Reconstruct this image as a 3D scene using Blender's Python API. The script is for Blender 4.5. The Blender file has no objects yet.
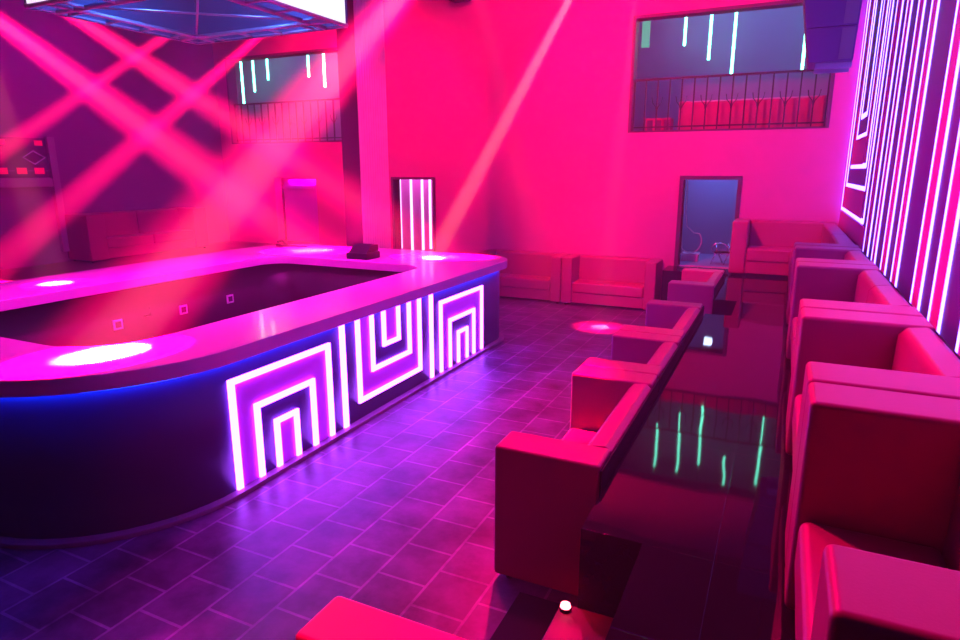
import bpy, bmesh, math, random
from mathutils import Vector, Matrix
random.seed(7)
S = bpy.context.scene
COL = S.collection
R = math.radians

# ------------------------------------------------------------------ materials
def mat(name, base=(.5, .5, .5), rough=.5, spec=.5, metal=0., coat=0., emit=None, strength=1., noise=0., nscale=6., bump=0., bscale=30.):
    m = bpy.data.materials.new(name); m.use_nodes = True
    nt = m.node_tree; b = nt.nodes['Principled BSDF']
    b.inputs['Base Color'].default_value = (*base, 1)
    b.inputs['Roughness'].default_value = rough
    b.inputs['Specular IOR Level'].default_value = spec
    b.inputs['Metallic'].default_value = metal
    b.inputs['Coat Weight'].default_value = coat
    b.inputs['Coat Roughness'].default_value = .08
    if emit:
        b.inputs['Emission Color'].default_value = (*emit, 1)
        b.inputs['Emission Strength'].default_value = strength
    if noise or bump:
        tc = nt.nodes.new('ShaderNodeTexCoord')
    if noise:
        n = nt.nodes.new('ShaderNodeTexNoise'); n.inputs['Scale'].default_value = nscale; n.inputs['Detail'].default_value = 5
        nt.links.new(tc.outputs['Object'], n.inputs['Vector'])
        r = nt.nodes.new('ShaderNodeMapRange')
        r.inputs['To Min'].default_value = 1 - noise; r.inputs['To Max'].default_value = 1 + noise
        nt.links.new(n.outputs['Fac'], r.inputs['Value'])
        mx = nt.nodes.new('ShaderNodeMix'); mx.data_type = 'RGBA'; mx.blend_type = 'MULTIPLY'
        mx.inputs['Factor'].default_value = 1
        mx.inputs['A'].default_value = (*base, 1)
        nt.links.new(r.outputs['Result'], mx.inputs['B'])
        nt.links.new(mx.outputs['Result'], b.inputs['Base Color'])
    if bump:
        n2 = nt.nodes.new('ShaderNodeTexNoise'); n2.inputs['Scale'].default_value = bscale; n2.inputs['Detail'].default_value = 3
        nt.links.new(tc.outputs['Object'], n2.inputs['Vector'])
        bp = nt.nodes.new('ShaderNodeBump'); bp.inputs['Strength'].default_value = bump; bp.inputs['Distance'].default_value = .01
        nt.links.new(n2.outputs['Fac'], bp.inputs['Height'])
        nt.links.new(bp.outputs['Normal'], b.inputs['Normal'])
    return m

def brick_floor(name, tile, grout, bw, bh, offx, offy, mortar, rough, freq_off=.5, bump=.25, stain=0., wobble=0., spec=.5):
    """tiles running along world Y in rows stacked along X"""
    m = bpy.data.materials.new(name); m.use_nodes = True
    nt = m.node_tree; b = nt.nodes['Principled BSDF']; L = nt.links.new
    tc = nt.nodes.new('ShaderNodeTexCoord')
    sp = nt.nodes.new('ShaderNodeSeparateXYZ'); L(tc.outputs['Object'], sp.inputs[0])
    ax = nt.nodes.new('ShaderNodeMath'); ax.operation = 'ADD'; ax.inputs[1].default_value = offx; L(sp.outputs['X'], ax.inputs[0])
    ay = nt.nodes.new('ShaderNodeMath'); ay.operation = 'ADD'; ay.inputs[1].default_value = offy; L(sp.outputs['Y'], ay.inputs[0])
    cb = nt.nodes.new('ShaderNodeCombineXYZ'); L(ay.outputs[0], cb.inputs['X']); L(ax.outputs[0], cb.inputs['Y'])
    br = nt.nodes.new('ShaderNodeTexBrick')
    b.inputs['Specular IOR Level'].default_value = spec
    br.offset = freq_off; br.offset_frequency = 2; br.squash = 1
    br.inputs['Scale'].default_value = 1; br.inputs['Brick Width'].default_value = bw; br.inputs['Row Height'].default_value = bh
    br.inputs['Mortar Size'].default_value = mortar; br.inputs['Mortar Smooth'].default_value = .3; br.inputs['Bias'].default_value = 0
    br.inputs['Color1'].default_value = (*tile, 1); br.inputs['Color2'].default_value = (*[c * .72 for c in tile], 1)
    br.inputs['Mortar'].default_value = (*grout, 1)
    L(cb.outputs[0], br.inputs['Vector'])
    n = nt.nodes.new('ShaderNodeTexNoise'); n.inputs['Scale'].default_value = 2.2; n.inputs['Detail'].default_value = 7; n.inputs['Roughness'].default_value = .65
    L(tc.outputs['Object'], n.inputs['Vector'])
    mr = nt.nodes.new('ShaderNodeMapRange'); mr.inputs['From Min'].default_value = .3; mr.inputs['From Max'].default_value = .75
    mr.inputs['To Min'].default_value = 1 - stain; mr.inputs['To Max'].default_value = 1 + stain; L(n.outputs['Fac'], mr.inputs['Value'])
    mx = nt.nodes.new('ShaderNodeMix'); mx.data_type = 'RGBA'; mx.blend_type = 'MULTIPLY'; mx.inputs['Factor'].default_value = 1
    L(br.outputs['Color'], mx.inputs['A']); L(mr.outputs['Result'], mx.inputs['B']); L(mx.outputs['Result'], b.inputs['Base Color'])
    rr = nt.nodes.new('ShaderNodeMapRange'); rr.inputs['To Min'].default_value = rough * .75; rr.inputs['To Max'].default_value = rough * 1.3
    L(n.outputs['Fac'], rr.inputs['Value']); L(rr.outputs['Result'], b.inputs['Roughness'])
    bp = nt.nodes.new('ShaderNodeBump'); bp.inputs['Strength'].default_value = bump; bp.inputs['Distance'].default_value = .004; bp.invert = True
    L(br.outputs['Fac'], bp.inputs['Height'])
    if wobble:
        n3 = nt.nodes.new('ShaderNodeTexNoise'); n3.inputs['Scale'].default_value = 1.6; n3.inputs['Detail'].default_value = 1
        L(tc.outputs['Object'], n3.inputs['Vector'])
        b2 = nt.nodes.new('ShaderNodeBump'); b2.inputs['Strength'].default_value = wobble; b2.inputs['Distance'].default_value = .03
        L(n3.outputs['Fac'], b2.inputs['Height']); L(b2.outputs['Normal'], bp.inputs['Normal'])
    L(bp.outputs['Normal'], b.inputs['Normal'])
    return m

def emis(name, col):
    m = mat(name, base=(.02, .02, .02), rough=.4, emit=col, strength=1.)
    return m

M = dict(
    wall=mat('wall_paint', (.62, .10, .36), .75, .25, noise=.06, nscale=3, bump=.08, bscale=60),
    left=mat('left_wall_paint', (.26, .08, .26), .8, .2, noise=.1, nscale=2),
    dark=mat('matt_black', (.012, .012, .014), .7, .2),
    ceil=mat('ceiling_black', (.02, .02, .022), .9, .1),
    door=mat('frame_dark', (.10, .06, .10), .5, .3),
    floor=brick_floor('floor_tiles', (.17, .07, .185), (.33, .16, .35), .345, .338, 1.36 + .338 * 60, -2.665 + .345 * 60, .010, .38, stain=.85),
    stage=brick_floor('stage_tiles', (.012, .011, .016), (.008, .008, .010), .60, .60, .72 + 60, -2.64 + 60, .004, .035, freq_off=0., bump=.15, stain=.3, wobble=.09, spec=.28),
    step=mat('step_black', (.10, .05, .06), .45, .4),
    floor_black=mat('floor_strip_black', (.012, .012, .014), .8, .2),
    leather=mat('sofa_leather', (.42, .008, .15), .42, .4, noise=.06, nscale=9, bump=.04, bscale=140),
    backcloth=mat('sofa_back_cloth', (.015, .015, .02), .8, .2),
    foot=mat('plastic_black', (.02, .02, .02), .4, .4),
    counter=mat('counter_solid_surface', (.78, .26, .70), .22, .5, coat=.3, noise=.05, nscale=4),
    barbody=mat('bar_front_paint', (.035, .014, .13), .42, .4, noise=.08, nscale=5),
    barpink=mat('bar_panel_lilac', (.95, .13, .95), .5, .3),
    barinner=mat('bar_inside', (.035, .02, .03), .45, .4),
    plinth=mat('plinth_tile', (.30, .14, .24), .45, .35, noise=.25, nscale=8),
    pillar=mat('pillar_cladding', (.60, .55, .6), .6, .3),
    pillar_shaded=mat('pillar_shaded_face', (.04, .02, .05), .9, .1),  # shade on the pillar's front put into its base colour
    led=emis('bar_led_white', (6.5, 1.0, 19.)),
    wled=emis('wall_led_white', (1.6, 1.0, 9.5)),
    cled=emis('cyan_led', (1.4, 10., 7.)),
    vled=emis('violet_white_led', (2.2, 1.3, 2.6)),
    bled=emis('blue_led', (.0, .5, 16.0)),
    board_mag=mat('board_magenta', (.72, .02, .55), .5, .35),
    board_dark=mat('board_violet', (.07, .015, .34), .5, .35),
    speaker=mat('speaker_violet_lit', (.10, .05, .22), .6, .3, bump=.2, bscale=200),  # black cabinets, with violet LED light put into the base colour
    grille=mat('speaker_grille', (.16, .15, .22), .45, .4, bump=.5, bscale=160),
    screen=emis('screen_white', (1.15, 1.1, 1.25)),
    truss=mat('truss_grey', (.35, .35, .5), .4, .5, metal=.3),
    cubein=mat('cube_inside', (.05, .08, .20), .6, .3),
    blue=mat('back_room_paint', (.20, .25, .42), .7, .3),
    upper=mat('upper_room_paint', (.22, .14, .30), .7, .3, noise=.1, nscale=2),
    iron=mat('wrought_iron', (.012, .01, .016), .5, .3),
    white=mat('white_plastic', (.75, .75, .78), .4, .4),
    chrome=mat('chrome_tube', (.7, .7, .75), .25, .5, metal=.9),
    cable=mat('cable_white', (.6, .6, .65), .5, .4),
    niche=mat('niche_door_lit_purple', (.62, .12, .80), .6, .3),  # purple light on the recessed door put into its colour
    posterbg=mat('poster_ground', (.10, .05, .12), .5, .3),
    postframe=mat('poster_frame', (.34, .22, .34), .5, .3),
    redtile=emis('red_light_tile', (.9, .0, .08)),
    diamond=emis('violet_outline', (.22, .02, .24)),
    redlamp=emis('red_lamp_lens', (12, 1.4, 2.0)),
)

# ------------------------------------------------------------------ mesh builder
class MB:
    def __init__(s): s.bm = bmesh.new()
    def box(s, x0, x1, y0, y1, z0, z1, mi=0):
        v = [s.bm.verts.new(p) for p in ((x0, y0, z0), (x1, y0, z0), (x1, y1, z0), (x0, y1, z0), (x0, y0, z1), (x1, y0, z1), (x1, y1, z1), (x0, y1, z1))]
        for f in ((0, 3, 2, 1), (4, 5, 6, 7), (0, 1, 5, 4), (1, 2, 6, 5), (2, 3, 7, 6), (3, 0, 4, 7)):
            s.bm.faces.new([v[i] for i in f]).material_index = mi
        return s
    def prism(s, pts, z0, z1, axis='z', smooth=False):
        """polygon pts (CCW), extruded along axis"""
        def P(a, b, c): return {'z': (a, b, c), 'x': (c, a, b), 'y': (a, c, b)}[axis]
        lo = [s.bm.verts.new(P(a, b, z0)) for a, b in pts]; hi = [s.bm.verts.new(P(a, b, z1)) for a, b in pts]
        n = len(pts)
        s.bm.faces.new(list(reversed(lo))); s.bm.faces.new(hi)
        for i in range(n):
            f = s.bm.faces.new((lo[i], lo[(i + 1) % n], hi[(i + 1) % n], hi[i])); f.smooth = smooth
        return s
    def ring(s, out, inn, z0, z1):
        n = len(out)
        V = [[s.bm.verts.new((x, y, z)) for x, y in L] for L, z in ((out, z0), (out, z1), (inn, z0), (inn, z1))]
        for i in range(n):
            j = (i + 1) % n
            for a, b in ((0, 1), (1, 3), (3, 2), (2, 0)):
                f = s.bm.faces.new((V[a][i], V[a][j], V[b][j], V[b][i])); f.smooth = (a, b) in ((0, 1), (3, 2))
        return s
    def tube(s, pts, r, n=8, closed=False):
        pts = [Vector(p) for p in pts]; rings = []
        up = Vector((0, 0, 1))
        for i, p in enumerate(pts):
            a = pts[i - 1] if i or closed else p; c = pts[(i + 1) % len(pts)] if i < len(pts) - 1 or closed else p
            d = (c - a).normalized()
            u = d.cross(up if abs(d.z) < .95 else Vector((1, 0, 0))).normalized(); w = d.cross(u).normalized()
            rings.append([s.bm.verts.new(p + (u * math.cos(t) + w * math.sin(t)) * r) for t in [2 * math.pi * k / n for k in range(n)]])
        m = len(rings)
        for i in range(m if closed else m - 1):
            A, B = rings[i], rings[(i + 1) % m]
            for k in range(n):
                f = s.bm.faces.new((A[k], A[(k + 1) % n], B[(k + 1) % n], B[k])); f.smooth = True
        if not closed:
            s.bm.faces.new(list(reversed(rings[0]))); s.bm.faces.new(rings[-1])
        return s
    def lathe(s, prof, cx, cy, n=24):
        rings = [[s.bm.verts.new((cx + r * math.cos(2 * math.pi * k / n), cy + r * math.sin(2 * math.pi * k / n), z)) for k in range(n)] for r, z in prof]
        for A, B in zip(rings, rings[1:]):
            for k in range(n):
                f = s.bm.faces.new((A[k], A[(k + 1) % n], B[(k + 1) % n], B[k])); f.smooth = True
        s.bm.faces.new(list(reversed(rings[0]))); s.bm.faces.new(rings[-1])
        return s
    def build(s, name, mats, parent=None, bevel=0, seg=2, weld=False):
        bm = s.bm
        if weld: bmesh.ops.remove_doubles(bm, verts=bm.verts, dist=1e-5)
        bmesh.ops.recalc_face_normals(bm, faces=bm.faces)
        off = Vector((0, 0, 0))
        if parent is not None: off = parent.get('_org') and Vector(parent['_org']) or Vector((0, 0, 0))
        if parent is None:
            xs = [v.co for v in bm.verts]
            off = Vector(((min(v.x for v in xs) + max(v.x for v in xs)) / 2, (min(v.y for v in xs) + max(v.y for v in xs)) / 2, min(v.z for v in xs)))
            if KEEP: off = Vector((0, 0, 0))
        if off.length: bmesh.ops.translate(bm, verts=bm.verts, vec=-off)
        me = bpy.data.meshes.new(name); bm.to_mesh(me); bm.free()
        o = bpy.data.objects.new(name, me); COL.objects.link(o)
        for m in (mats if isinstance(mats, (list, tuple)) else [mats]): me.materials.append(m)
        if parent is None:
            o.location = off; o['_org'] = list(off)
        else:
            o.parent = parent; o['_org'] = list(off)
        if bevel:
            for p in me.polygons: p.use_smooth = True
            md = o.modifiers.new('bevel', 'BEVEL'); md.width = bevel; md.segments = seg; md.limit_method = 'ANGLE'; md.angle_limit = R(40)
            md.use_clamp_overlap = True
            wn = o.modifiers.new('normals', 'WEIGHTED_NORMAL'); wn.keep_sharp = False; wn.weight = 90
        return o
KEEP = False

def tag(o, label, cat, group=None, kind=None):
    o['label'] = label; o['category'] = cat
    if group: o['group'] = group
    if kind: o['kind'] = kind
    return o
def thing(name, loc, label, cat, group=None, rz=0.):
    o = bpy.data.objects.new(name, None); COL.objects.link(o); o.empty_display_size = .2
    o.location = loc; o.rotation_euler = (0, 0, rz)
    o['_org'] = [0., 0., 0.] if rz is None else list(loc)
    return tag(o, label, cat, group)
def struct(name, mb, m, parent=None, **k):
    global KEEP
    KEEP = True
    o = mb.build(name, m, parent, **k); o['kind'] = 'structure'
    KEEP = False
    return o

def rrect(x0, x1, y0, y1, r, n=14):
    """rounded rectangle, radii r = (x1y0, x1y1, x0y1, x0y0)"""
    P = []
    for (cx, cy, a0), rr in zip(((x1, y0, -90), (x1, y1, 0), (x0, y1, 90), (x0, y0, 180)), r):
        ccx = cx - rr if cx == x1 else cx + rr; ccy = cy + rr if cy == y0 else cy - rr
        for k in range(n + 1):
            a = R(a0 + 90 * k / n); P.append((ccx + rr * math.cos(a), ccy + rr * math.sin(a)))
    return P

# ------------------------------------------------------------------ setting
YB, XR, XL, YF, ZC = 11.6, .79, -12.35, -2.4, 6.2
struct('floor', MB().box(XL, XR + .2, YF, YB, -.1, 0), M['floor'])
struct('ceiling', MB().box(XL - .2, XR + .2, YF - .2, YB, ZC, ZC + .1), M['ceil'])
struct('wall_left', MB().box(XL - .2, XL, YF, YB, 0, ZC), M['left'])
struct('wall_front', MB().box(XL - .2, XR + .2, YF - .2, YF, 0, ZC), M['dark'])

# back wall, with two balcony openings, two doorways and one recess
OP = [(-2.61, .51, 3.045, 4.945), (-12.0, -8.2, 3.01, 4.92), (-1.60, -.73, .75, 2.25), (-7.50, -6.55, .02, 2.22), (-10.78, -9.56, .75, 2.24)]
xs = sorted({XL - .2, XR + .2, *[v for o in OP for v in o[:2]]}); zs = sorted({0, ZC, *[v for o in OP for v in o[2:]]})
mb = MB()
for i in range(len(zs) - 1):
    run = None
    for j in range(len(xs) - 1):
        cx, cz = (xs[j] + xs[j + 1]) / 2, (zs[i] + zs[i + 1]) / 2
        hole = any(o[0] < cx < o[1] and o[2] < cz < o[3] for o in OP)
        if not hole:
            if run is None: run = xs[j]
        if run is not None and (hole or j == len(xs) - 2):
            mb.box(run, xs[j] if hole else xs[j + 1], YB, YB + .22, zs[i], zs[i + 1]); run = None
struct('wall_back', mb, M['wall'])

# frames round the openings
def frame(name, x0, x1, z0, z1, w, m, sill=True, proud=.03):
    mb = MB()
    y0, y1 = YB - proud, YB + .24
    mb.box(x0 - w, x0, y0, y1, z0, z1 + w).box(x1, x1 + w, y0, y1, z0, z1 + w).box(x0, x1, y0, y1, z1, z1 + w)
    if sill: mb.box(x0 - w, x1 + w, y0, y1, z0 - w * .6, z0)
    return struct(name, mb, m)
frame('trim_1', -1.60, -.73, .75, 2.25, .065, M['door'], sill=False)
frame('trim_2', -7.50, -6.55, .02, 2.22, .05, M['door'], sill=False)
frame('window_1', -2.61 + .05, .51 - .05, 3.045 + .03, 4.945 - .05, .05, M['door'], proud=.012)
frame('window_2', -12.0 + .05, -8.2 - .05, 3.01 + .03, 4.92 - .05, .05, M['door'], proud=.012)

# recess with a plain closed door
mb = MB().box(-10.78, -9.56, YB + .30, YB + .34, .75, 2.24)
d = struct('door_3', mb, M['niche'])
MB().box(-10.78, -9.56, YB + .26, YB + .30, 1.98, 2.06).build('rail', M['niche'], d)

# rooms behind the back wall
def room(pref, x0, x1, y0, y1, z0, z1, m, mf=None):
    struct('wall_' + pref + '_back', MB().box(x0 - .1, x1 + .1, y1, y1 + .1, z0, z1), m)
    struct('wall_' + pref + '_left', MB().box(x0 - .1, x0, y0, y1, z0, z1), m)
    struct('wall_' + pref + '_right', MB().box(x1, x1 + .1, y0, y1, z0, z1), m)
    struct('floor_' + pref, MB().box(x0 - .1, x1 + .1, y0, y1 + .1, z0 - .08, z0), mf or m)
    struct('ceiling_' + pref, MB().box(x0 - .1, x1 + .1, y0, y1 + .1, z1, z1 + .08), M['ceil'])
room('upstairs', -15.6, 1.4, YB + .22, 15.2, 3.0, 6.6, M['upper'], M['dark'])
room('storeroom', -3.0, .6, YB + .22, 13.6, .75, 2.85, M['blue'], M['blue'])
room('corridor', -9.3, -5.6, YB + .22, 12.622, 0., 2.75, M['wall'], M['dark'])

# raised side stage with two stair cut-outs
KEEP = True
mb = MB()
mb.box(-.43, XR, -1.6, YB, 0, .75)
for a, b in ((-1.6, 1.70), (2.64, 7.77), (8.72, YB)): mb.box(-.72, -.43, a, b, 0, .75)
mb.box(-1.76, -.72, 10.98, YB, 0, .75)
st = mb.build('side_stage', M['stage'])
tag(st, 'long raised black glossy stage floor along the striped LED wall', 'stage')
KEEP = False
mb = MB().box(XL + .01, -10.75, 5.6, YB - .015, 0, .70)
tag(mb.build('side_stage', M['step']), 'raised dark stage under the booth at the far left wall', 'stage')
for y0, y1, lb in ((1.70, 2.63, 'black stair step beside the near red floor lamp'), (7.79, 8.70, 'black stair step in the gap before the armchair near the doorway')):
    tag(MB().box(-.80 if y0 < 5 else -.72, -.432, y0 + .005, y1, 0, .33).build('stair_step', M['step'], bevel=.006), lb, 'step', 'steps up to the side stage')
tag(MB().box(-1.17, -.82, 1.75, 3.02, 0, .012).build('floor_mat', M['floor_black'], bevel=.003), 'thin black strip on the tiles at the foot of the near step', 'mat')  # thin flat black strip laid over the tiles

# ------------------------------------------------------------------ right wall of boards and LED strips
mb = MB()
XW = XR + .035
mb.box(XW, XR + .25, YF, YB, 0, ZC)
wr = struct('wall_right', mb, M['board_dark'])
U_pairs = [(8.31, 11.40, 1.84), (8.55, 11.16, 2.19), (8.80, 10.80, 2.456), (9.19, 10.45, 2.83), (9.50, 10.17, 3.09)]
strips = [7.93, 7.53, 7.17, 6.92, 6.49, 6.21, 5.85, 5.60, 4.93, 4.66, 4.335, 4.06, 3.63, 3.36, 2.95, 2.68]
mag = [(7.53, 7.93), (6.92, 7.17), (6.21, 6.49), (5.60, 5.85), (4.66, 4.93), (4.06, 4.335), (3.36, 3.63), (2.68, 2.95)]
for a, b in mag:
    MB().box(XW - .005, XW, a + .02, b - .02, .8, ZC - .02).build('panel', M['board_mag'], wr)
for k, ((a, b, z), (a2, b2, z2)) in enumerate(zip(U_pairs, U_pairs[1:])):
    if k % 2 == 0:
        MB().box(XW - .005, XW, a + .02, a2 - .02, z + .02, ZC - .02).box(XW - .012, XW, b2 + .02, b - .02, z + .02, ZC - .02).box(XW - .012, XW, a2 - .02, b2 + .02, z + .02, z2 - .02).build('panel', M['board_mag'], wr)
MB().box(XW - .012, XW, 8.0, 11.55, .8, 1.80).build('panel', M['board_mag'], wr)
w = .020
ords = ['', 'second', 'third', 'fourth', 'fifth', 'sixth', 'seventh', 'eighth', 'ninth', 'tenth', 'eleventh', 'twelfth', 'thirteenth', 'fourteenth', 'fifteenth', 'sixteenth']
for i, y in enumerate(sorted(strips)):
    n = len(strips) - i
    lb = 'white vertical LED strip on right wall, the one next to the nested LED loops' if i == len(strips) - 1 else \
         f'white vertical LED strip on right wall, {ords[n - 1]} from the nested LED loops'
    tag(MB().box(XW - .008, XW, y - w, y + w, 1.05, ZC - .03).build('led_strip', M['wled']), lb, 'LED strip', 'vertical LED strips on the right wall')
ul = ['outermost', 'second largest', 'middle', 'second smallest', 'innermost']
for k, (a, b, z) in enumerate(U_pairs):
    mb = MB().box(XW - .008, XW, a - w, a + w, z - w, ZC - .03).box(XW - .008, XW, b - w, b + w, z - w, ZC - .03).box(XW - .008, XW, a + w, b - w, z - .03, z + .03)
    tag(mb.build('led_loop', M['wled']), f'{ul[k]} of the nested U-shaped white LED loops at the far end of right wall', 'LED strip', 'nested LED loops on the right wall')
tag(MB().box(XW - .008, XW, 11.53, 11.57, 1.62, ZC - .03).build('led_strip', M['wled']), 'white vertical LED strip in the far right corner against the back wall', 'LED strip')

# ------------------------------------------------------------------ sofas
def sofa(name, loc, L, face, label, cat='sofa', group=None, arm=.25, D=.63, H=.87, left=True, right=True, back=True, split=1, rear=True):
    """local x along length, front at y=-D/2 facing -y; face = rotation"""
    t = thing(name, loc, label, cat, group, rz=R(face)); t['_org'] = [0., 0., 0.]
    x0, x1 = -L / 2, L / 2
    a0 = x0 + (arm if left else 0); a1 = x1 - (arm if right else 0)
    f, r = -D / 2, D / 2
    MB().box(a0 + .002, a1 - .002, f + .035, r - .03, .05, .24).build('base', M['leather'], t, bevel=.012)
    n = split; wd = (a1 - a0) / n
    for k in range(n):
        mb = MB(); mb.box(a0 + wd * k + .004, a0 + wd * (k + 1) - .004, f + .012, r - .19, .235, .435)
        mb.build('seat_cushion', M['leather'], t, bevel=.035, seg=4)
    for s in ([0] if left else []) + ([1] if right else []):
        xa = x0 if s == 0 else x1 - arm
        MB().box(xa + .003, xa + arm - .003, f, r - .012, .04, H).build('armrest', M['leather'], t, bevel=.022, seg=4)
    if back:
        for k in range(n):
            b0, b1 = a0 + wd * k + .004, a0 + wd * (k + 1) - .004
            mb = MB()
            # slightly leaning, softly crowned backrest
            pts = [(f + .44, .40), (f + .60, .22), (r - .012, .22), (r - .012, H - .03), (r - .05, H), (f + .49, H - .01), (f + .455, H - .05)]
            mb.prism(pts, b0, b1, axis='x')
            mb.build('backrest', M['leather'], t, bevel=.05, seg=4)
    MB().box(x0 + .01, x1 - .01, r - .012, r, .06, H - .03).build('rear_panel', M['backcloth'] if rear else M['leather'], t)
    for sx in (x0 + .07, x1 - .07):
        for sy in (f + .08, r - .08):
            MB().lathe([(.022, 0), (.026, .045)], sx, sy, 12).build('foot', M['foot'], t)
    return t
G1 = 'red sofas backing onto the side stage'
XM = (-1.365 - .737) / 2
def midrow(y0, y1, label, **k): return sofa(k.pop('name', 'sofa'), (XM, (y0 + y1) / 2, 0), y1 - y0, -90, label, group=G1, **k)
midrow(.14, 1.644, 'red sofa with only its arm top showing at the bottom edge, left of centre')
midrow(3.07, 4.80, 'red sofa nearest on the dance floor, tall dark arm beside the step', arm=.26)
midrow(4.80, 6.08, 'short red sofa in the middle of the row of three backing onto the stage')
midrow(6.08, 7.78, 'red sofa at the far end of the three backing onto the stage', arm=.27)
midrow(9.07, 10.66, 'red armchair standing before the blue-lit doorway', name='armchair', cat='armchair', arm=.27)
XS = (.145 + .783) / 2
G2 = 'red sofas on the stage along the LED wall'
def right(y0, y1, label, **k): return sofa('sofa', (XS, (y0 + y1) / 2, .75), y1 - y0, -90, label, group=G2, **k)
right(1.17, 2.63, 'red sofa at bottom right corner, closest to the camera on the stage', arm=.27)
right(2.634, 4.12, 'red sofa on the stage, second from the camera along the LED wall', arm=.29)
right(4.124, 6.25, 'long red sofa on the stage, third from the camera by LED wall', arm=.29, split=2)
right(6.254, 7.66, 'red sofa on the stage, fourth from the camera, before the corner sofa', arm=.28)
# corner sofa at the far right
t = thing('corner_sofa', (.03, 10.0, .75), 'magenta-lit corner sofa filling the far right corner beside the doorway', 'sofa')
def cpart(nm, b, bev, **k): return MB().box(*b).build(nm, M['leather'], t, bevel=bev, seg=3)
z0 = .75
cpart('armrest', (-.715, -.475, 10.93, 11.57, z0 + .03, z0 + .87), .03)
cpart('armrest', (.145, .775, 7.69, 7.96, z0 + .03, z0 + .87), .022)
cpart('base', (-.47, .775, 10.96, 11.56, z0 + .04, z0 + .24), .012)
cpart('base', (.165, .775, 7.965, 10.955, z0 + .04, z0 + .24), .012)
cpart('seat_cushion', (-.47, .60, 10.93, 11.40, z0 + .235, z0 + .445), .035)
cpart('seat_cushion', (.15, .60, 7.97, 9.44, z0 + .235, z0 + .435), .035)
cpart('seat_cushion', (.15, .60, 9.45, 10.92, z0 + .235, z0 + .435), .035)
cpart('backrest', (-.47, .775, 11.38, 11.57, z0 + .24, z0 + .86), .035)
cpart('backrest', (.585, .775, 7.97, 9.44, z0 + .24, z0 + .85), .03)
cpart('backrest', (.585, .775, 9.45, 11.37, z0 + .24, z0 + .85), .03)
for px, py in ((-.65, 11.0), (.22, 7.78), (.7, 7.78), (-.65, 11.5)): MB().lathe([(.022, z0), (.026, z0 + .05)], px, py, 12).build('foot', M['foot'], t)
# against the back wall
G3 = 'red sofas along the back wall'
YS = (10.95 + 11.58) / 2
sofa('sofa', (-2.70, YS, 0), 1.69, 0, 'red sofa against the back wall, just left of the blue-lit doorway', group=G3, arm=.2)
sofa('sofa', (-4.40, YS, 0), 1.69, 0, 'red sofa against the back wall beside the far end of the bar', group=G3, arm=.2)
sofa('sofa', (-11.98, 8.95, .70), 2.75, 90, 'long red booth sofa on the far left beyond the bar', group=None, arm=.36, D=.7, H=.9, split=2)

# ------------------------------------------------------------------ bar
bar = thing('bar_counter', (-5.6, 5.2, 0), 'large rounded island bar with glowing LED line patterns on its front', 'bar')
XO, YE = -3.548, 8.55
out = rrect(-7.90 + .10, XO, 2.02, YE, (1.18, .5, .8, 1.1)); inn = rrect(-6.95, -4.05, 2.60, 7.35, (.62, .4, .4, .62))
MB().ring(out, inn, .0, 1.06).build('bar_front', [M['barbody']], bar)
MB().ring(rrect(-6.93, -4.07, 2.62, 7.33, (.6, .4, .4, .6)), rrect(-6.90, -4.10, 2.65, 7.30, (.58, .4, .4, .58)), .02, 1.055).build('inner_lining', M['barinner'], bar)
MB().ring(rrect(-7.90, XO + .105, 1.90, YE + .1, (1.30, .58, .9, 1.2)), rrect(-6.80, -4.20, 2.66, 7.22, (.55, .35, .35, .55)), 1.06, 1.17).build('counter_top', M['counter'], bar, bevel=.008)
MB().ring(rrect(-7.86, XO + .07, 1.95, YE + .06, (1.25, .55, .85, 1.15)), rrect(-7.78, XO - .02, 2.04, YE - .02, (1.16, .48, .78, 1.08)), 0, .035).build('plinth', M['plinth'], bar, bevel=.006)
MB().ring(rrect(-7.815, XO + .022, 2.0, YE + .01, (1.20, .5, .8, 1.1)), rrect(-7.802, XO + .006, 2.016, YE, (1.182, .5, .8, 1.1)), 1.035, 1.056).build('under_counter_led', M['bled'], bar)
X1 = XO + .024
def n_strip(y0, y1, zt, w=.052, zb=.037):
    MB().box(XO, X1, y0, y0 + w, zb, zt).box(XO, X1, y1 - w, y1, zb, zt).box(XO, X1, y0 + w, y1 - w, zt - w * .85, zt).build('led_strip', M['led'], bar)
def u_strip(y0, y1, zb, w=.052, zt=1.03):
    MB().box(XO, X1, y0, y0 + w, zb, zt).box(XO, X1, y1 - w, y1, zb, zt).box(XO, X1, y0 + w, y1 - w, zb, zb + w * .85).build('led_strip', M['led'], bar)
def pbox(*boxes):
    mb = MB()
    for y0, y1, z0, z1 in boxes: mb.box(XO, XO + .004, y0, y1, z0, z1)
    mb.build('lilac_panel', M['barpink'], bar)
for y0, y1, a0, a1, i0, i1 in ((3.18, 4.345, 3.41, 4.115, 3.61, 3.89), (6.37, 7.555, 6.595, 7.315, 6.82, 7.11)):
    n_strip(y0, y1, .91); n_strip(a0, a1, .65); n_strip(i0, i1, .45, .05)
    pbox((y0 + .059, a0 - .001, .037, .858), (a1 + .001, y1 - .059, .037, .858), (a0, a1, .652, .858))
    pbox((i0 + .051, i1 - .051, .037, .405))
u_strip(4.74, 5.93, .20); u_strip(4.97, 5.715, .455); u_strip(5.18, 5.50, .66, .05)
pbox((4.80, 4.969, .251, 1.03), (5.716, 5.871, .251, 1.03), (4.97, 5.715, .251, .454)); pbox((5.231, 5.449, .705, 1.03))
for y in (4.49, 6.13): MB().box(XO, X1, y + .008, y + .066, .037, 1.03).build('led_strip', M['led'], bar)
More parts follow.
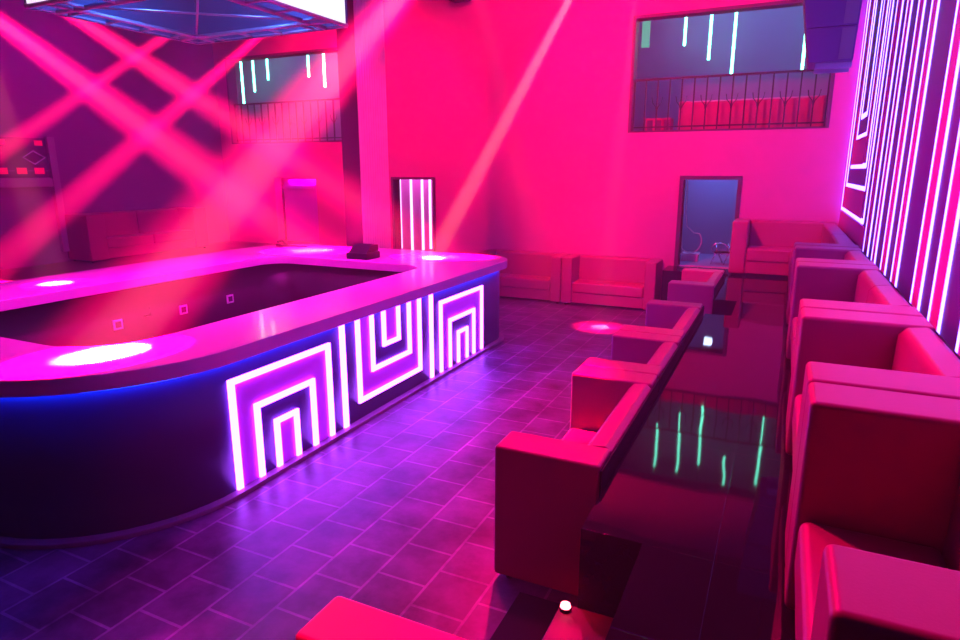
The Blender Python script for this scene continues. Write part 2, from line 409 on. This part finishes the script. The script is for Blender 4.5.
# sockets on the inside of the bar
for y, nm in ((4.69, 'nearest'), (5.6, 'middle'), (6.38, 'farthest')):
    t = thing('wall_socket', (-6.90, y, .60), f'white wall socket on the dark inside of the bar, {nm} of three', 'socket', 'sockets inside the bar')
    MB().box(-6.899, -6.885, y - .06, y + .06, .59, .71).build('plate', M['white'], t, bevel=.004)
    MB().box(-6.886, -6.882, y - .035, y + .035, .615, .685).build('insert', M['foot'], t)
t = thing('hand_tap', (-6.86, 5.05, .66), 'small dark tap standing out from the inside of the bar', 'tap')
MB().tube([(-6.895, 5.05, .68), (-6.80, 5.05, .70), (-6.79, 5.05, .80)], .014).build('spout', M['foot'], t)
# things on the counter
t = thing('cash_register', (-5.40, 7.52, 1.17), 'low dark box on the far counter in front of the pillar', 'cash register')
MB().box(-5.60, -5.25, 7.36, 7.70, 1.17, 1.26).build('drawer_base', M['dark'], t, bevel=.01)
MB().prism([(7.38, 1.262), (7.69, 1.262), (7.69, 1.36), (7.52, 1.36)], -5.58, -5.27, axis='x').build('keyboard_housing', M['dark'], t, bevel=.008)
t = thing('desk_phone', (-7.5, 8.1, 1.17), 'small dark handset with a trailing cable on far counter edge', 'phone')
MB().box(-7.56, -7.44, 8.06, 8.22, 1.17, 1.22).build('phone_body', M['dark'], t, bevel=.01)
MB().tube([(-7.59, 8.14, 1.24), (-7.5, 8.14, 1.26), (-7.41, 8.14, 1.24)], .02).build('handset', M['dark'], t)
MB().tube([(-7.44, 8.2, 1.185), (-7.3, 8.25, 1.178), (-7.15, 8.15, 1.178), (-7.05, 8.22, 1.178)], .007).build('cord', M['dark'], t)

# pillar
mb = MB(); mb.box(-6.60, -6.262, 8.70, 9.52, 0, ZC)
pl = struct('trim_3', mb, M['pillar_shaded'])
for k in range(12):
    y = 8.705 + k * .068
    MB().box(-6.262, -6.245, y, y + .058, 0, ZC).build('slat', M['pillar'], pl)

# ------------------------------------------------------------------ LED screen cube under the ceiling
cube = thing('screen_cube', (-5.9, 5.35, 4.0), 'hanging cube of LED screens with an open blue truss underside', 'screen')
cx0, cx1, cy0, cy1, cz = -7.12, -4.74, 4.33, 6.45, 4.0
for nm, b in (('screen', (cx0 + .05, cx1 - .05, cy0 - .02, cy0 + .02, cz + .03, cz + .60)), ('screen', (cx1 - .02, cx1 + .02, cy0 + .05, cy1 - .05, cz + .03, cz + .60))):
    MB().box(*b).build(nm, M['screen'], cube)
for b in ((cx0 + .02, cx1 - .02, cy0 + .021, cy0 + .06, cz + .03, cz + .62), (cx1 - .06, cx1 - .021, cy0 + .06, cy1 - .02, cz + .03, cz + .62),
          (cx0 - .02, cx0 + .02, cy0, cy1, cz, cz + .62), (cx0, cx1, cy1 - .02, cy1 + .02, cz, cz + .62)):
    MB().box(*b).build('casing', M['cubein'], cube)
MB().box(cx0 + .03, cx1 - .07, cy0 + .07, cy1 - .03, cz + .55, cz + .60).build('top_plate', M['cubein'], cube)
mb = MB(); e = .025
for y in (cy0, cy0 + .30, cy1 - .28, cy1): mb.tube([(cx0, y, cz + .02), (cx1, y, cz + .02)], e, 6)
for x in (cx0, cx0 + .30, cx1 - .30, cx1): mb.tube([(x, cy0, cz + .02), (x, cy1, cz + .02)], e, 6)
for k in range(1, 5):
    x = cx0 + (cx1 - cx0) * k / 5
    mb.tube([(x, cy0, cz + .02), (x, cy0 + .3, cz + .02)], .016, 6); mb.tube([(x, cy1 - .28, cz + .02), (x, cy1, cz + .02)], .016, 6)
    y = cy0 + (cy1 - cy0) * k / 5
    mb.tube([(cx0, y, cz + .02), (cx0 + .3, y, cz + .02)], .016, 6); mb.tube([(cx1 - .3, y, cz + .02), (cx1, y, cz + .02)], .016, 6)
mb.tube([(cx0 + .3, cy0 + .3, cz + .05), (cx1 - .3, cy1 - .28, cz + .05)], .012, 6); mb.tube([(cx0 + .3, cy1 - .28, cz + .05), (cx1 - .3, cy0 + .3, cz + .05)], .012, 6)
mb.build('truss', M['truss'], cube)
for x in (cx0 + .3, cx1 - .3):
    for y in (cy0 + .3, cy1 - .3): MB().tube([(x, y, cz + .6), (x, y, ZC)], .02, 8).build('hanging_rod', M['dark'], cube)

# ------------------------------------------------------------------ line array loudspeaker, top right
spk = thing('line_array_speaker', (.31, 9.6, 3.6), 'curved black line array loudspeaker hanging at top right before the balcony', 'speaker')
z = 3.70
for k in range(4):
    h = .40; lean = (.10, .03, -.03, -.06)[k]; nxt = (.03, -.03, -.06, -.07)[k]
    xa, xb = .0 + lean, .0 + nxt
    ta, tb = .04 * (3 - k) * .5, .04 * (2 - k) * .5 if k < 3 else 0
    pts = [(xa, z), (.58 + .012 * k, z), (.592 + .012 * k, z + h - .008), (xb, z + h - .008)]
    MB().prism(pts, 9.3, 9.95, axis='y').build('cabinet', M['speaker'], spk, bevel=.008)
    MB().prism([(.42 + .012 * k, z + .02), (.56 + .012 * k, z + .02), (.57 + .012 * k, z + h - .03), (.43 + .012 * k, z + h - .03)], 9.285, 9.30, axis='y').build('grille', M['grille'], spk)
    z += h
for y in (9.4, 9.8): MB().box(.18, .58, y, y + .04, 3.63, 3.70).build('bracket', M['truss'], spk)
for y in (9.42, 9.82): MB().tube([(.3, y, z), (.3, y, ZC)], .012, 6).build('chain', M['dark'], spk)
# small lamp high on the back wall
t = thing('wall_lamp', (-5.8, 11.5, 5.4), 'small dark lamp housing high on the red back wall', 'lamp')
MB().box(-5.98, -5.62, 11.28, 11.52, 5.46, 5.72).build('housing', M['dark'], t, bevel=.02)
MB().box(-5.85, -5.75, 11.52, 11.6, 5.54, 5.64).build('bracket', M['dark'], t)

# ------------------------------------------------------------------ upstairs: railings, sofas, hanging LED tubes
def railing(x0, x1, z0, zt, label):
    t = thing('balcony_railing', ((x0 + x1) / 2, YB + .1, z0), label, 'railing', 'balcony railings')
    y = YB + .12
    MB().box(x0, x1, y - .02, y + .02, zt - .03, zt).build('top_rail', M['iron'], t)
    MB().box(x0, x1, y - .012, y + .012, z0 + .05, z0 + .075).build('bottom_rail', M['iron'], t)
    n = int((x1 - x0) / .2)
    for k in range(n + 1):
        x = x0 + (x1 - x0) * (k + .0) / n
        x = min(max(x, x0 + .012), x1 - .012)
        MB().box(x - .011, x + .011, y - .011, y + .011, z0, zt - .03).build('baluster', M['iron'], t)
        if k % 2 == 0 and 0 < k < n:
            mb = MB()
            for s in (-1, 1):
                mb.tube([(x + s * .09, y, z0 + .56), (x + s * .075, y, z0 + .47), (x + s * .02, y, z0 + .40), (x, y, z0 + .30)], .008, 5)
            mb.build('scroll', M['iron'], t)
railing(-2.56, .46, 3.075, 3.94, 'black wrought iron railing in the right balcony opening')
railing(-11.95, -8.25, 3.04, 3.92, 'black wrought iron railing in the left balcony opening')
sofa('sofa', (-.65, 12.75, 3.0), 2.5, 180, 'pinkish sofa upstairs behind the right balcony railing', arm=.22, H=.62, split=2, rear=False)
t = thing('crate', (-2.2, 12.3, 3.0), 'small red lit box standing behind the right balcony railing, at its left', 'box')
MB().box(-2.42, -1.98, 12.15, 12.5, 3.0, 3.32).build('box_body', M['leather'], t, bevel=.01)
for k in range(3): MB().box(-2.39 + k * .15, -2.29 + k * .15, 12.135, 12.15, 3.05, 3.28).build('slat', M['posterbg'], t)
tubes = [(-2.20, 4.93, 6.05), (-1.70, 4.62, 6.10), (-1.235, 4.30, 5.95), (-.66, 5.55, 6.40), (.058, 4.31, 6.10)]
tl = ['leftmost', 'second from left', 'third from left', 'fourth from left and highest', 'rightmost']
for (x, a, b), l in zip(tubes, tl):
    t = thing('led_tube', (x, 14.6, a), f'hanging cyan LED tube in the right balcony opening, {l}', 'LED tube', 'hanging LED tubes in the right balcony opening')
    MB().tube([(x, 14.6, a), (x, 14.6, b)], .027, 8).build('tube', M['cled'], t)
    MB().tube([(x, 14.6, b), (x, 14.6, 6.6)], .006, 5).build('cord', M['dark'], t)
t = thing('light_panel', (-3.0, 14.6, 4.9), 'wide teal light panel at the left edge of the right balcony opening', 'LED panel')
MB().box(-3.08, -2.92, 14.55, 14.6, 4.95, 5.9).build('diffuser', emis('teal_panel', (.03, .45, .33)), t)
MB().tube([(-3.0, 14.58, 5.9), (-3.0, 14.58, 6.59)], .006, 5).build('cord', M['dark'], t)
tubesL = [(-14.5, 4.27, 5.9), (-14.05, 4.60, 5.9), (-13.52, 4.89, 5.9), (-12.07, 4.89, 5.9), (-11.54, 4.6, 5.9)]
for (x, a, b), l in zip(tubesL, ['leftmost', 'second from left', 'third from left', 'fourth from left', 'rightmost, beside the pillar']):
    t = thing('led_tube', (x, 14.6, a), f'hanging pale LED tube in the left balcony opening, {l}', 'LED tube', 'hanging LED tubes in the left balcony opening')
    MB().tube([(x, 14.6, a), (x, 14.6, b)], .03, 8).build('tube', M['cled'], t)
    MB().tube([(x, 14.6, b), (x, 14.6, 6.6)], .006, 5).build('cord', M['dark'], t)

# corridor LED strips behind the middle doorway
for x, zb, l in ((-7.99, .63, 'leftmost'), (-7.69, .10, 'second from left, longest'), (-7.40, .62, 'third from left'), (-7.20, .66, 'rightmost')):
    tag(MB().box(x - .022, x + .022, 12.585, 12.62, zb, 2.74).build('led_strip', M['vled']), f'white LED strip inside the doorway behind the bar, {l}', 'LED strip', 'LED strips in the middle doorway')

# storeroom behind the blue doorway
t = thing('storage_box', (-1.50, 12.5, .75), 'white box just inside the blue-lit doorway at left', 'box')
MB().box(-1.66, -1.36, 12.35, 12.65, .75, .86).build('box_body', M['white'], t, bevel=.008)
MB().box(-1.67, -1.35, 12.34, 12.66, .862, .89).build('lid', M['white'], t, bevel=.006)
t = thing('ceiling_lamp', (-1.08, 12.6, 2.29), 'bright lamp under the storeroom ceiling, seen mirrored in the glossy stage', 'lamp')
MB().box(-1.15, -1.01, 12.5, 12.7, 2.29, 2.36).build('lamp_shade', emis('storeroom_lamp', (5., 6.5, 10.)), t, bevel=.01)
MB().tube([(-1.08, 12.6, 2.36), (-1.08, 12.6, 2.85)], .01, 6).build('rod', M['dark'], t)
def loop(cx, cz, rx, rz, a0, a1, y, n=16): return [(cx + rx * math.cos(R(a0 + (a1 - a0) * k / n)), y + .02 * math.sin(k * .7), cz + rz * math.sin(R(a0 + (a1 - a0) * k / n))) for k in range(n + 1)]
tag(MB().tube([(-1.64, 12.3, 2.84), (-1.62, 12.3, 1.65), (-1.58, 12.3, 1.40), (-1.45, 12.3, 1.28)] + loop(-1.50, 1.13, .19, .22, 40, -170, 12.3), .012, 6).build('cable', M['cable']), 'pale looped cable hanging inside the blue-lit doorway', 'cable')
tag(MB().tube([(-1.70, 12.2, 2.84), (-1.70, 12.2, 1.6), (-1.66, 12.2, 1.3), (-1.62, 12.2, .9)], .009, 6).build('cable', M['cable']), 'straight thin cable hanging down the left side of the blue-lit doorway', 'cable')
t = thing('folding_chair', (-.98, 12.2, .75), 'tangle of chrome chair tubes standing inside the blue-lit doorway', 'chair')
mb = MB()
for dx in (0, .22):
    mb.tube([(-1.1 + dx, 12.1, .75), (-1.02 + dx, 12.2, 1.0), (-1.06 + dx, 12.3, 1.12)], .012, 6); mb.tube([(-.92 + dx, 12.35, .75), (-1.02 + dx, 12.2, 1.0)], .012, 6)
mb.tube(loop(-.98, 1.02, .14, .10, 0, 360, 12.25), .010, 6)
mb.build('chair_frame', M['chrome'], t)
MB().box(-1.06, -.80, 12.15, 12.35, .955, .975).build('seat', M['dark'], t, bevel=.005)

# poster panel on the left wall
t = thing('wall_panel', (XL + .06, 6.2, 1.6), 'dark framed panel with red squares and a diamond on the left wall', 'wall panel')
xp = XL + .002
MB().box(xp, xp + .04, 4.6, 7.46, 2.28, 2.97).build('panel_board', M['posterbg'], t)
MB().box(xp, xp + .09, 7.47, 7.60, .9, 3.0).build('post', M['postframe'], t, bevel=.008)
MB().box(xp, xp + .09, 4.6, 7.46, 2.11, 2.27).build('ledge', M['postframe'], t, bevel=.01)
for yc in (7.22, 6.05, 4.9):
    mb = MB(); a, b = .19, .115
    P = [(yc - a, 2.63), (yc, 2.63 + b), (yc + a, 2.63), (yc, 2.63 - b)]
    mb.tube([(xp + .045, y, z) for y, z in P], .012, 6, closed=True)
    mb.build('diamond_outline', M['diamond'], t)
for k, yc in enumerate((7.28, 6.98, 6.66, 6.36, 6.06, 5.76)):
    MB().box(xp + .04, xp + .046, yc - .085, yc + .085, 2.34, 2.45).build('red_square', M['redtile'], t)
    MB().box(xp + .04, xp + .044, yc + .10, yc + .20, 2.39, 2.40).build('dash', M['diamond'], t)
    if k % 2 == 0: MB().box(xp + .04, xp + .046, yc - .02, yc + .12, 2.84, 2.93).build('red_square', M['redtile'], t)

# red floor lamp on the near step
t = thing('floor_lamp', (-.765, 2.585, .33), 'small round red glowing lamp on the step beside the nearest sofa', 'lamp')
t['_org'] = [0., 0., 0.]
MB().lathe([(.029, 0), (.029, .012), (.026, .018)], 0, 0, 20).build('rim', M['dark'], t)
MB().lathe([(.026, .0182), (.023, .032), (.010, .040)], 0, 0, 20).build('lens', M['redlamp'], t)

# ------------------------------------------------------------------ lights
def look(o, tgt):
    o.rotation_euler = (Vector(tgt) - o.location).to_track_quat('-Z', 'Y').to_euler()
def spot(name, loc, tgt, half, power, col, blend=.3, size=.05, spec=1.):
    l = bpy.data.lights.new(name, 'SPOT'); l.energy = power; l.color = col; l.spot_size = R(half * 2); l.spot_blend = blend; l.shadow_soft_size = size
    l.specular_factor = spec
    o = bpy.data.objects.new(name, l); COL.objects.link(o); o.location = loc; look(o, tgt); return o
def area(name, loc, tgt, sx, sy, power, col):
    l = bpy.data.lights.new(name, 'AREA'); l.shape = 'RECTANGLE'; l.size = sx; l.size_y = sy; l.energy = power; l.color = col
    o = bpy.data.objects.new(name, l); COL.objects.link(o); o.location = loc; look(o, tgt); return o
def point(name, loc, power, col, size=.05):
    l = bpy.data.lights.new(name, 'POINT'); l.energy = power; l.color = col; l.shadow_soft_size = size
    o = bpy.data.objects.new(name, l); COL.objects.link(o); o.location = loc; return o
RED = (1., .0, .115); MAGENTA = (1., .0, .45); VIOLET = (.55, .0, 1.)
# wash lights on the back wall, from heads on the ceiling, and added fills
spot('red_wash_light', (-3.0, 6.2, 5.9), (-1.9, 11.6, 3.1), 32, 2900, RED, .6, .08)
spot('red_wash_light', (-7.8, 7.6, 5.9), (-8.3, 11.6, 3.2), 41, 1900, RED, .6, .08)
spot('red_seat_light', (-3.4, 7.5, 5.9), (-3.4, 11.1, .4), 15, 1000, (1., .0, .13), .7, .1)  # fill added to brighten the sofas along the back wall
spot('red_seat_light', (-3.4, 7.0, 5.9), (-1.1, 9.7, .6), 11, 900, (1., .0, .18), .7, .1)  # fill added to redden the armchair by the doorway
spot('red_pillar_fill', (-2.4, 8.6, 5.8), (-6.3, 9.1, 2.8), 18, 2600, RED, .8, .1)  # unseen source, added to redden the pillar's side
spot('red_wash_light', (-4.2, 8.2, 6.0), (-4.2, 11.6, 4.6), 40, 800, RED, .7, .15)
# red heads over the seating
spot('red_seat_light', (-3.2, 8.6, 5.9), (-.6, 4.6, .8), 30, 2600, (1., .0, .12), .8, .2)
spot('red_seat_light', (-2.4, 4.6, 5.9), (.5, 2.6, 1.4), 30, 1600, (1., .0, .16), .8, .2)
# added washes that tint the bar, recess, left wall and floor
for y in (3.7, 5.3, 7.0): spot('magenta_bar_fill', (-5.9, y, 3.92), (-5.75, y, 1.17), 44, 620, (1., .0, .66), .3, .1)  # unseen spots below the cube, added to tint the counter magenta
area('niche_fill', (-10.2, 11.85, 2.2), (-10.2, 11.86, .8), .8, .1, 4, (1., .0, .8))  # added to brighten the recessed door, no lamp there
area('violet_wall_fill', (-9.4, 6.8, 6.1), (-10.4, 6.8, 2.), 1.5, 3., 110, (.62, .0, 1.))  # unseen source, added to make the left wall more purple
area('violet_bar_fill', (-1.9, 5.2, 5.9), (-3.2, 5.2, .6), 1.2, 5.0, 110, (.40, .0, 1.))  # unseen source, added to turn bar front and floor violet
spot('red_lamp_fill', (-.765, 2.585, .56), (-.765, 2.585, .33), 62, 5.0, (1., .0, .03), .9, .03)  # spot added above the lamp, stands in for its glow on the step
# balcony room, storeroom, corridor
area('upstairs_light', (-1.0, 13.4, 6.5), (-1., 13.4, 3), 3, 2, 110, (.2, .2, 1.))
area('upstairs_light', (-11.0, 13.4, 6.5), (-11., 13.4, 3), 5, 2, 120, (.4, .3, 1.))
spot('upstairs_red_light', (-2.6, 9.5, 5.8), (-.7, 12.6, 3.3), 14, 170, RED, .5, .1)
area('storeroom_light', (-1.2, 12.9, 2.8), (-1.2, 12.9, .8), 1.0, .8, 27, (.14, .26, 1.))
area('corridor_light', (-7.4, 12.1, 2.7), (-7.4, 12.3, 0), 1.0, .6, 30, (.7, .35, 1.))
area('cube_blue_light', (-5.93, 5.4, 4.52), (-5.93, 5.4, 4.1), 1.9, 1.7, 0.0, (.1, .3, 1.)).rotation_euler = (math.pi, 0, 0)
point('cube_blue_lamp', (-6.4, 5.0, 4.35), 45, (.08, .25, 1.), .1)
point('cube_blue_lamp', (-5.4, 5.9, 4.35), 35, (.08, .25, 1.), .1)
# beam lights crossing the haze
BEAM = (1., .0, .11); CORE = (1., .40, .32); HOT = (1., .62, .50)
def beam(loc, tgt, half, power, core=0, ch=2.2, cc=CORE):
    spot('beam_light', loc, tgt, half, power, BEAM, .8, .03)
    if core: spot('beam_core_light', loc, tgt, ch, core, cc, .5, .02)
beam((-2.892, 7.107, 5.7), (-4.14, 2.70, 1.17), 4.0, 800000, 80000, 2.1, HOT)
beam((-1.814, 7.991, 5.7), (-4.50, 7.95, 1.17), 3.0, 350000, 170000, 1.7, HOT)
beam((-11.448, 4.888, 5.7), (-6.70, 7.9, 1.17), 4.4, 800000, 75000, 1.9)
beam((-11.044, 5.702, 5.7), (-4.50, 8.1, 1.17), 3.2, 800000, 70000, 1.3)
beam((-6.901, 8.323, 5.7), (-12.3, 5.684, 2.065), 1.9, 1500000, 90000, .5)
beam((-7.469, 9.746, 5.7), (-11., 5.536, .874), 2.6, 1200000, 30000, .7)
beam((-7.7, 3.9, 5.7), (-7.3, 4.3, 1.17), 4.5, 40000, 26000, 2.4)
beam((-2.0, 9.2, 5.7), (-2.43, 9.57, 0), 5.0, 24000, 16000, 1.7)
beam((-2.9, 5.0, 5.7), (-1.3, 4.62, .40), 5.0, 14000, 9000, 1.3)
spot('red_seat_light', (-2.6, 2.2, 5.7), (-1.05, 1.35, .86), 9, 3500, (1., .0, .10), .5, .05)

# ------------------------------------------------------------------ haze in the air
wd = bpy.data.worlds.new('world'); S.world = wd; wd.use_nodes = True
nt = wd.node_tree
nt.nodes['Background'].inputs['Color'].default_value = (0, 0, 0, 1); nt.nodes['Background'].inputs['Strength'].default_value = 0
vs = nt.nodes.new('ShaderNodeVolumeScatter'); vs.inputs['Density'].default_value = .013; vs.inputs['Anisotropy'].default_value = .1
nt.links.new(vs.outputs['Volume'], nt.nodes['World Output'].inputs['Volume'])

# ------------------------------------------------------------------ camera
cam = bpy.data.cameras.new('camera'); co = bpy.data.objects.new('camera', cam); COL.objects.link(co)
co.location = (0, 0, 2.4); co.rotation_euler = (R(90 - 13.27), 0, R(25.304))
cam.sensor_width = 36; cam.lens = 633.5 / 960 * 36; cam.clip_start = .05
S.camera = co
S.view_settings.view_transform = 'Standard'; S.view_settings.look = 'None'; S.view_settings.gamma = 1; S.view_settings.exposure = 0
S.view_settings.use_curve_mapping = False
S.cycles.use_denoising = True
S.cycles.max_bounces = 6; S.cycles.diffuse_bounces = 1; S.cycles.glossy_bounces = 3; S.cycles.volume_bounces = 0
for o in bpy.data.objects:
    if '_org' in o: del o['_org']
